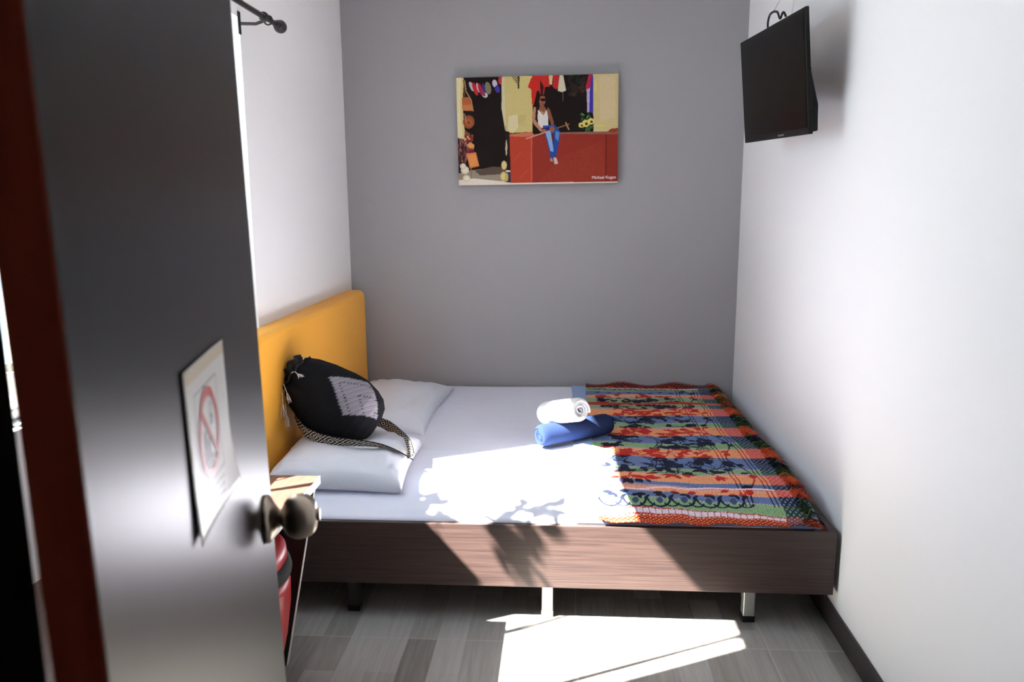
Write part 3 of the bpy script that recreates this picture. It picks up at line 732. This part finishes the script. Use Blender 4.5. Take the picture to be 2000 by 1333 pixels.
# cream pillars
put(po([(0, 0), (130, 0), (140, 200), (130, 400), (140, 620), (165, 770), (60, 770), (40, 300)]), (214, 196, 140))
put(po([(60, 150), (115, 150), (105, 500), (130, 760), (70, 760)]), (228, 214, 166))
put(po([(520, 0), (825, 0), (830, 700), (565, 715), (548, 480), (530, 300)]), (206, 188, 122))
put(po([(590, 540), (680, 530), (690, 660), (640, 705), (580, 700)]), (220, 206, 160))
for x in (690, 705, 722, 740, 758): put(ln_([(x, 535), (x+3, 640)], 5), (178, 160, 104))
put(po([(1420, 0), (1700, 0), (1700, 720), (1435, 720)]), (206, 188, 132))
put(po([(1480, 150), (1640, 140), (1650, 560), (1500, 600)]), (212, 190, 146))
for (x, y, a, b_) in ((1450, 250, 12, 60), (1452, 420, 10, 40), (1500, 640, 50, 12)): put(el(x, y, a, b_), (218, 200, 120))
# red wall
put(po([(600, 725), (1700, 715), (1700, 1212), (612, 1218)]), (150, 50, 38))
put(po([(600, 740), (822, 740), (824, 1218), (612, 1218)]), (184, 66, 44))
put(po([(1120, 950), (1520, 800), (1560, 1205), (900, 1205)]) & (nzz > .2), (160, 62, 42))
put(po([(1555, 715), (1700, 715), (1700, 1212), (1560, 1212)]), (146, 48, 34))
put(po([(1552, 730), (1566, 730), (1570, 1212), (1556, 1212)]), (118, 38, 28))
put(po([(812, 740), (826, 740), (828, 1212), (816, 1212)]), (206, 92, 66))
put(po([(590, 725), (820, 700), (850, 735), (770, 752), (600, 745)]), (204, 116, 86))
put(po([(1100, 708), (1580, 700), (1700, 705), (1700, 728), (1100, 724)]), (140, 96, 78))
put(po([(1575, 700), (1605, 672), (1680, 664), (1680, 700), (1620, 712)]), (156, 56, 36))
put(ln_([(640, 1000), (690, 930), (720, 900)], 5) | ln_([(700, 1180), (790, 1080)], 5), (202, 90, 66))
# doorway side goods
put(po([(555, 690), (600, 700), (612, 1215), (560, 1210), (575, 900)]), (40, 26, 22))
put(po([(520, 160), (548, 160), (560, 620), (556, 690), (520, 470)]), (210, 200, 160)); put(el(568, 860, 9, 80), (196, 184, 150))
for (x, y, a, b_, r_, c) in ((220, 250, 18, 50, -.4, (196, 176, 190)), (255, 275, 20, 68, -.35, (190, 40, 44)), (285, 262, 12, 50, -.3, (226, 200, 196)), (310, 280, 20, 64, -.35, (170, 34, 54)), (345, 280, 14, 62, -.2, (60, 46, 130)),
                             (355, 335, 28, 24, .3, (200, 196, 200)), (385, 265, 30, 62, -.2, (128, 120, 96)), (335, 310, 16, 40, -.4, (130, 60, 90)), (452, 220, 24, 38, -.2, (206, 190, 210)), (478, 275, 24, 38, -.3, (70, 56, 160)), (505, 190, 18, 40, 0, (196, 60, 60))): put(el(x, y, a, b_, r_), c)
put(ln_([(150, 190), (165, 300), (215, 380), (235, 490)], 9), (176, 150, 100)); put(ln_([(140, 190), (150, 360)], 10), (110, 70, 40))
put(po([(122, 360), (200, 352), (235, 492), (128, 488)]), (178, 96, 54)); put(po([(128, 430), (222, 430), (232, 488), (128, 486)]), (196, 120, 72))
put(el(190, 600, 58, 66), (150, 76, 44)); put(el(190, 605, 40, 40), (168, 92, 54)); put(ln_([(150, 520), (165, 600)], 8), (200, 150, 100)); put(el(190, 608, 10, 9), (80, 30, 20))
put(po([(150, 680), (205, 720), (190, 760), (145, 750)]), (130, 80, 60))
for k in range(90):
    x, y = random.uniform(80, 175), random.uniform(770, 1040); put(el(x, y, 6, 22, random.uniform(-.4, .4)), random.choice([(90, 44, 44), (150, 100, 92), (70, 36, 40), (124, 60, 52)]))
for k in range(22): put(el(random.uniform(150, 235), random.uniform(740, 800), 11, 14), random.choice([(190, 80, 60), (214, 160, 120), (120, 40, 40)]))
put(po([(170, 830), (205, 800), (245, 830), (240, 870), (190, 860)]), (222, 160, 90)); put(po([(170, 870), (232, 860), (250, 910), (180, 920)]), (160, 50, 40)); put(po([(180, 885), (240, 880), (245, 908), (185, 912)]), (86, 40, 60))
put(po([(165, 918), (262, 905), (295, 1045), (200, 1066)]), (216, 130, 62)); put(po([(175, 935), (258, 922), (280, 1030), (205, 1048)]), (226, 146, 80))
put(ln_([(212, 1060), (214, 1160)], 10), (150, 110, 80))
for (x, y, a) in ((150, 1085, 42), (165, 1168, 36), (130, 1045, 30)): put(el(x, y, a, a*.95), (216, 204, 170)); put(el(x+3, y, a*.6, a*.6), (232, 224, 204))
for (x, y, a, b_) in ((545, 1038, 28, 46), (540, 1150, 32, 48)): put(el(x, y, a, b_), (206, 180, 120)); put(el(x, y, a*.7, b_*.7), (222, 200, 140))
put(po([(560, 1095), (610, 1092), (612, 1212), (566, 1212)]), (44, 56, 86)); put(el(585, 1098, 26, 9), (226, 222, 214)); put(el(570, 1160, 18, 44), (204, 176, 84))
# hanging shirts
put(po([(780, 255), (812, 170), (850, 135), (905, 140), (915, 270), (870, 300), (840, 440), (822, 420), (815, 280)]), (206, 44, 36))
put(po([(860, 125), (1000, 125), (1000, 250), (950, 255), (940, 330), (905, 350)]), (196, 48, 42)); put(po([(900, 180), (940, 250), (930, 330), (908, 330)]), (60, 22, 22))
put(po([(988, 130), (1030, 130), (1018, 235), (995, 225)]), (214, 196, 140)); put(po([(1030, 135), (1090, 140), (1085, 260), (1060, 280), (1025, 250)]), (190, 42, 44))
put(po([(1095, 135), (1130, 140), (1160, 290), (1120, 305), (1078, 292)]), (214, 206, 176)); put(ln_([(1130, 300), (1130, 390)], 5), (150, 130, 110))
for k in range(26): put(el(random.uniform(1180, 1340), random.uniform(130, 330), random.uniform(8, 30), random.uniform(10, 40)), random.choice([(46, 34, 28), (60, 44, 34), (40, 40, 34), (70, 46, 36)]))
put(po([(1380, 130), (1420, 130), (1408, 260), (1360, 300), (1352, 250)]), (176, 40, 66)); put(po([(1405, 150), (1424, 140), (1430, 520), (1390, 500)]), (60, 52, 160)); put(po([(1362, 280), (1395, 262), (1390, 500), (1372, 512)]), (190, 172, 206))
# sunflowers
for k in range(20): put(el(random.uniform(1310, 1420), random.uniform(520, 690), 22, 9, random.uniform(0, 3)), random.choice([(60, 104, 52), (84, 130, 66), (36, 62, 34)]))
for (x, y, a) in ((1358, 618, 36), (1408, 598, 32), (1312, 635, 26)): put(el(x, y, a, a), (222, 206, 110)); put(el(x+6, y+4, a*.42, a*.42), (90, 52, 26))
put(ln_([(1065, 668), (1190, 625)], 12), (150, 104, 64)); put(ln_([(1160, 610), (1172, 640), (1190, 678)], 14), (170, 130, 90))
# seated figure, painted flat on the canvas
put(po([(870, 350), (905, 325), (945, 330), (965, 370), (968, 430), (990, 520), (1010, 600), (985, 620), (960, 560), (920, 480), (905, 480), (880, 600), (855, 610), (850, 500)]), (34, 20, 18))
put(po([(905, 345), (950, 345), (957, 400), (940, 440), (905, 470), (895, 400)]), (150, 92, 66)); put(po([(905, 368), (952, 368), (955, 392), (930, 398), (908, 388)]), (22, 16, 16)); put(el(930, 425, 12, 4), (120, 44, 40))
put(po([(905, 440), (940, 440), (975, 490), (945, 530), (905, 520), (890, 480)]), (140, 86, 60))
put(po([(882, 480), (905, 500), (940, 535), (970, 480), (985, 560), (985, 660), (890, 660), (880, 560)]), (222, 214, 204))
put(po([(905, 470), (918, 520), (945, 530), (962, 470), (945, 500), (925, 500)]), (176, 130, 90))
put(po([(840, 450), (862, 455), (856, 580), (930, 680), (915, 705), (838, 620), (822, 560)]), (190, 130, 100))
put(po([(978, 450), (1002, 480), (1040, 600), (1045, 690), (1020, 700), (1010, 610), (975, 520)]), (134, 82, 60))
put(po([(930, 640), (1050, 630), (1105, 700), (1100, 780), (1062, 960), (1040, 975), (1010, 960), (975, 800), (945, 700)]), (42, 76, 152))
put(po([(955, 700), (1010, 700), (1030, 820), (1040, 900), (1010, 900), (985, 800)]), (140, 174, 214)); put(po([(1060, 690), (1100, 710), (1085, 800), (1055, 760)]), (96, 138, 196)); put(po([(1015, 720), (1045, 720), (1040, 850)]), (96, 40, 34))
put(po([(930, 660), (1060, 650), (1050, 690), (940, 700)]), (38, 40, 110)); put(el(1025, 675, 26, 30), (150, 96, 70)); put(el(940, 690, 26, 18), (160, 104, 78))
put(po([(1005, 965), (1030, 975), (1035, 1005), (1010, 1000)]), (176, 150, 140)); put(po([(1040, 960), (1068, 965), (1088, 1025), (1050, 1030)]), (206, 184, 172))
put(ln_([(768, 770), (1000, 690)], 11), (206, 160, 130)); put(po([(620, 145), (700, 145), (696, 270), (682, 275), (676, 230), (640, 190)]) & (((g.X+g.Y) % 26 < 12) | (g.X > 682)), (70, 56, 44))
img = g.C*.86*np.clip(1+.06*nzz[..., None], .6, 1.4)
q = MB(); yv = -PT/2-.0004
q.grid([[(-PW/2+PW*j/nu2, yv, -PH/2+PH*i/nv2) for j in range(nu2+1)] for i in range(nv2+1)])
o = q.build('printed_face', M['print']); set_cols(o, img[::-1].reshape(-1, 3)); o.parent = pic
fc_ = bpy.data.curves.new('caption', 'FONT'); fc_.body = 'Michael Kogan'; fc_.size = .0205; fc_.extrude = .0002; fc_.offset = 0
tmp = bpy.data.objects.new('caption_text', fc_); COL.objects.link(tmp); bpy.context.view_layer.update()
me_ = bpy.data.meshes.new_from_object(tmp); bpy.data.objects.remove(tmp); bpy.data.curves.remove(fc_)
o = bpy.data.objects.new('caption', me_); COL.objects.link(o); me_.materials.clear(); me_.materials.append(M['caption']); o.parent = pic; o.location = (PW/2-.129, yv-.0006, -PH/2+.021); o.rotation_euler = (math.pi/2, 0, 0)

# ------------------------------------------------------------------ television
TW, TT = .68, .030
q_ = Vector((1.8485, -1.15, 1.7915))
def tvframe():
    a, t, ro = -.071, .103, .026
    d = Vector((math.sin(a), math.cos(a), 0)); n = d.cross(Vector((0, 0, 1)))
    up = Vector((0, 0, 1))*math.cos(t)-n*math.sin(t)
    dd = d*math.cos(ro)+up*math.sin(ro); uu = up*math.cos(ro)-d*math.sin(ro); nn = dd.cross(uu)
    return dd, uu, nn
dd, uv, nn = tvframe()          # along width (far), up, out of the back towards the wall
TH_ = TW/1.78
tv = bpy.data.objects.new('television', None); COL.objects.link(tv)
tv.matrix_world = Matrix(((dd.x, nn.x, uv.x, q_.x), (dd.y, nn.y, uv.y, q_.y), (dd.z, nn.z, uv.z, q_.z), (0, 0, 0, 1)))
tag(tv, 'black flat screen television tilted down from the white wall', 'television')
def tobj(mb, name, m, **k):
    o = mb.build(name, m, **k); o.parent = tv; return o
# local: x along width, y towards wall, z up ; the screen faces -y
tobj(MB().box(-TW/2, TW/2, 0, .013, -TH_/2, TH_/2), 'bezel', M['plastic'], bevel=.003)
tobj(MB().box(-TW/2+.012, TW/2-.012, -.0012, .001, -TH_/2+.022, TH_/2-.012), 'screen', M['screen'])
tobj(MB().box(-TW/2*.33, -TW/2*.16, -.0014, .0, -TH_/2+.006, -TH_/2+.0125), 'badge', M['badge'])
q = MB(); pr = [(-.030, -TH_/2+.012), (-.030, TH_/2-.02)]
q.add([(x, y, z) for x in (-TW/2+.055, TW/2-.055) for y, z in ((.012, -TH_/2+.006), (.050, -TH_/2+.008), (.054, -TH_/2+.09), (.036, -TH_/2+.19), (.024, TH_/2-.06), (.012, TH_/2-.05))],
      [(0, 1, 2, 3, 4, 5), (11, 10, 9, 8, 7, 6)]+[(i, 6+i, 6+(i+1) % 6, (i+1) % 6) for i in range(6)])
tobj(q, 'back_cover', M['plastic'], bevel=.004)
# wall mount
wmx = W-q_.x
mt_ = empty('wall_mount', (W, -1.01, 1.79)); tag(mt_, 'black metal wall bracket holding the television', 'wall mount')
bkp = q_+nn*.040+uv*-.0
hang(mt_, MB().box(W-.012, W-.0005, -1.06, -.96, 1.72, 1.86).build('wall_plate', M['black_metal'], bevel=.002),
     MB().tube([(W-.010, -1.01, 1.79), (W-.05, -1.01, 1.79), bkp+nn*.006], .014, 12).build('arm', M['black_metal'], smooth=True, angle=50))
# black leads looping above the set, and two white leads up to the ceiling
def cable(name, pts, rad, m, label, group=None):
    path = [Vector(p) for p in pts]; out = []; n = len(path)
    for i in range(n-1):
        p0, p1, p2, p3 = path[max(i-1, 0)], path[i], path[i+1], path[min(i+2, n-1)]
        for k in range(8):
            t = k/8; out.append(.5*((2*p1)+(-p0+p2)*t+(2*p0-5*p1+4*p2-p3)*t*t+(-p0+3*p1-3*p2+p3)*t**3))
    out.append(path[-1]); return tag(MB().tube(out, rad, 8).build(name, m, smooth=True), label, 'cable', group)
T0 = q_+uv*(TH_/2)+nn*.030
a0 = T0+dd*.10; a1 = T0-dd*.06
cable('power_lead', [a0-uv*.05+nn*.015, a0+uv*.012, a0+uv*.050-dd*.03, a0+uv*.046-dd*.10, a0+uv*.018-dd*.13, a0+uv*.030-dd*.17, a0-uv*.04-dd*.19+nn*.015], .0038, M['black_cord'], 'black lead looped over the top of the television')
cable('ceiling_cable', [a0+uv*.045-dd*.035, Vector((W-.075, -.93, 2.19)), Vector((W-.10, -.78, H-.001))], .0019, M['white_cable'], 'thin pale cable rising left of the other above the television')
cable('ceiling_cable', [a1+uv*.010-dd*.02, a1+uv*.06-dd*.02+nn*.03, Vector((W-.09, -1.15, H-.001))], .0026, M['white_cable'], 'white cable rising right of the other above the television')

# ------------------------------------------------------------------ desk
DKX, DKY1, DKY0, DKZ = .412, -1.936, -2.95, .600
dk = empty('desk', (.2, -2.45, 0)); tag(dk, 'low dark desk with pale edging beside the bed head', 'desk')
hang(dk, MB().box(.003, DKX-.002, DKY0, DKY1, DKZ-.024, DKZ).build('desk_top', M['laminate_red'], bevel=.001))
e1 = MB().box(DKX-.002, DKX, DKY0, DKY1, DKZ-.024, DKZ+.0003).build('edge_band', M['white_edge']); hang(dk, e1)
for y in (DKY1-.03, DKY0+.03):
    q = MB().prism([(.004, 0), (.285, 0), (DKX-.012, DKZ-.0245), (.004, DKZ-.0245)], lambda p, k, y=y: (p[0], y+(.016 if k else 0), p[1]))
    hang(dk, q.build('side_panel', M['black_panel'], bevel=.001))
    q = MB().add([(.285+.001, y-.0, 0.001), (DKX-.011, y-.0, DKZ-.025), (DKX-.011, y+.016, DKZ-.025), (.286, y+.016, .001), (.2875, y, .001), (DKX-.0095, y, DKZ-.025), (DKX-.0095, y+.016, DKZ-.025), (.2875, y+.016, .001)],
                 [(0, 1, 2, 3), (4, 7, 6, 5), (0, 4, 5, 1), (3, 2, 6, 7), (1, 5, 6, 2), (0, 3, 7, 4)])
    hang(dk, q.build('edge_band', M['white_edge']))

# ------------------------------------------------------------------ red tub seat
cxs, cys = .212, -2.27
tb = empty('tub_stool', (cxs, cys, 0)); tag(tb, 'red vinyl tub stool with black piping tucked under the desk', 'stool')
def oval(prof, seg=48, sx=1.0, sy=1.0):
    q = MB(); q.grid([[(cxs+rr*sx*math.cos(2*math.pi*k/seg), cys+rr*sy*math.sin(2*math.pi*k/seg), z) for k in range(seg)] for rr, z in prof], closeu=True)
    n = len(prof); q.f.append(tuple(range(seg))[::-1]); q.m.append(0); q.f.append(tuple((n-1)*seg+k for k in range(seg))); q.m.append(0); return q
hang(tb, oval([(.10, .03), (.13, .06), (.165, .16), (.19, .27), (.203, .36), (.205, .41), (.198, .437)]).build('seat_base', M['red_vinyl'], smooth=True),
     oval([(.199, .437), (.209, .442), (.211, .452), (.207, .468), (.197, .475)]).build('piping', M['black_cord'], smooth=True),
     oval([(.196, .474), (.200, .482), (.198, .505), (.185, .522), (.14, .531), (.05, .533)]).build('cushion', M['red_vinyl'], smooth=True),
     oval([(.09, 0), (.11, .004), (.11, .022), (.09, .032)]).build('foot_ring', M['black_metal'], smooth=True))
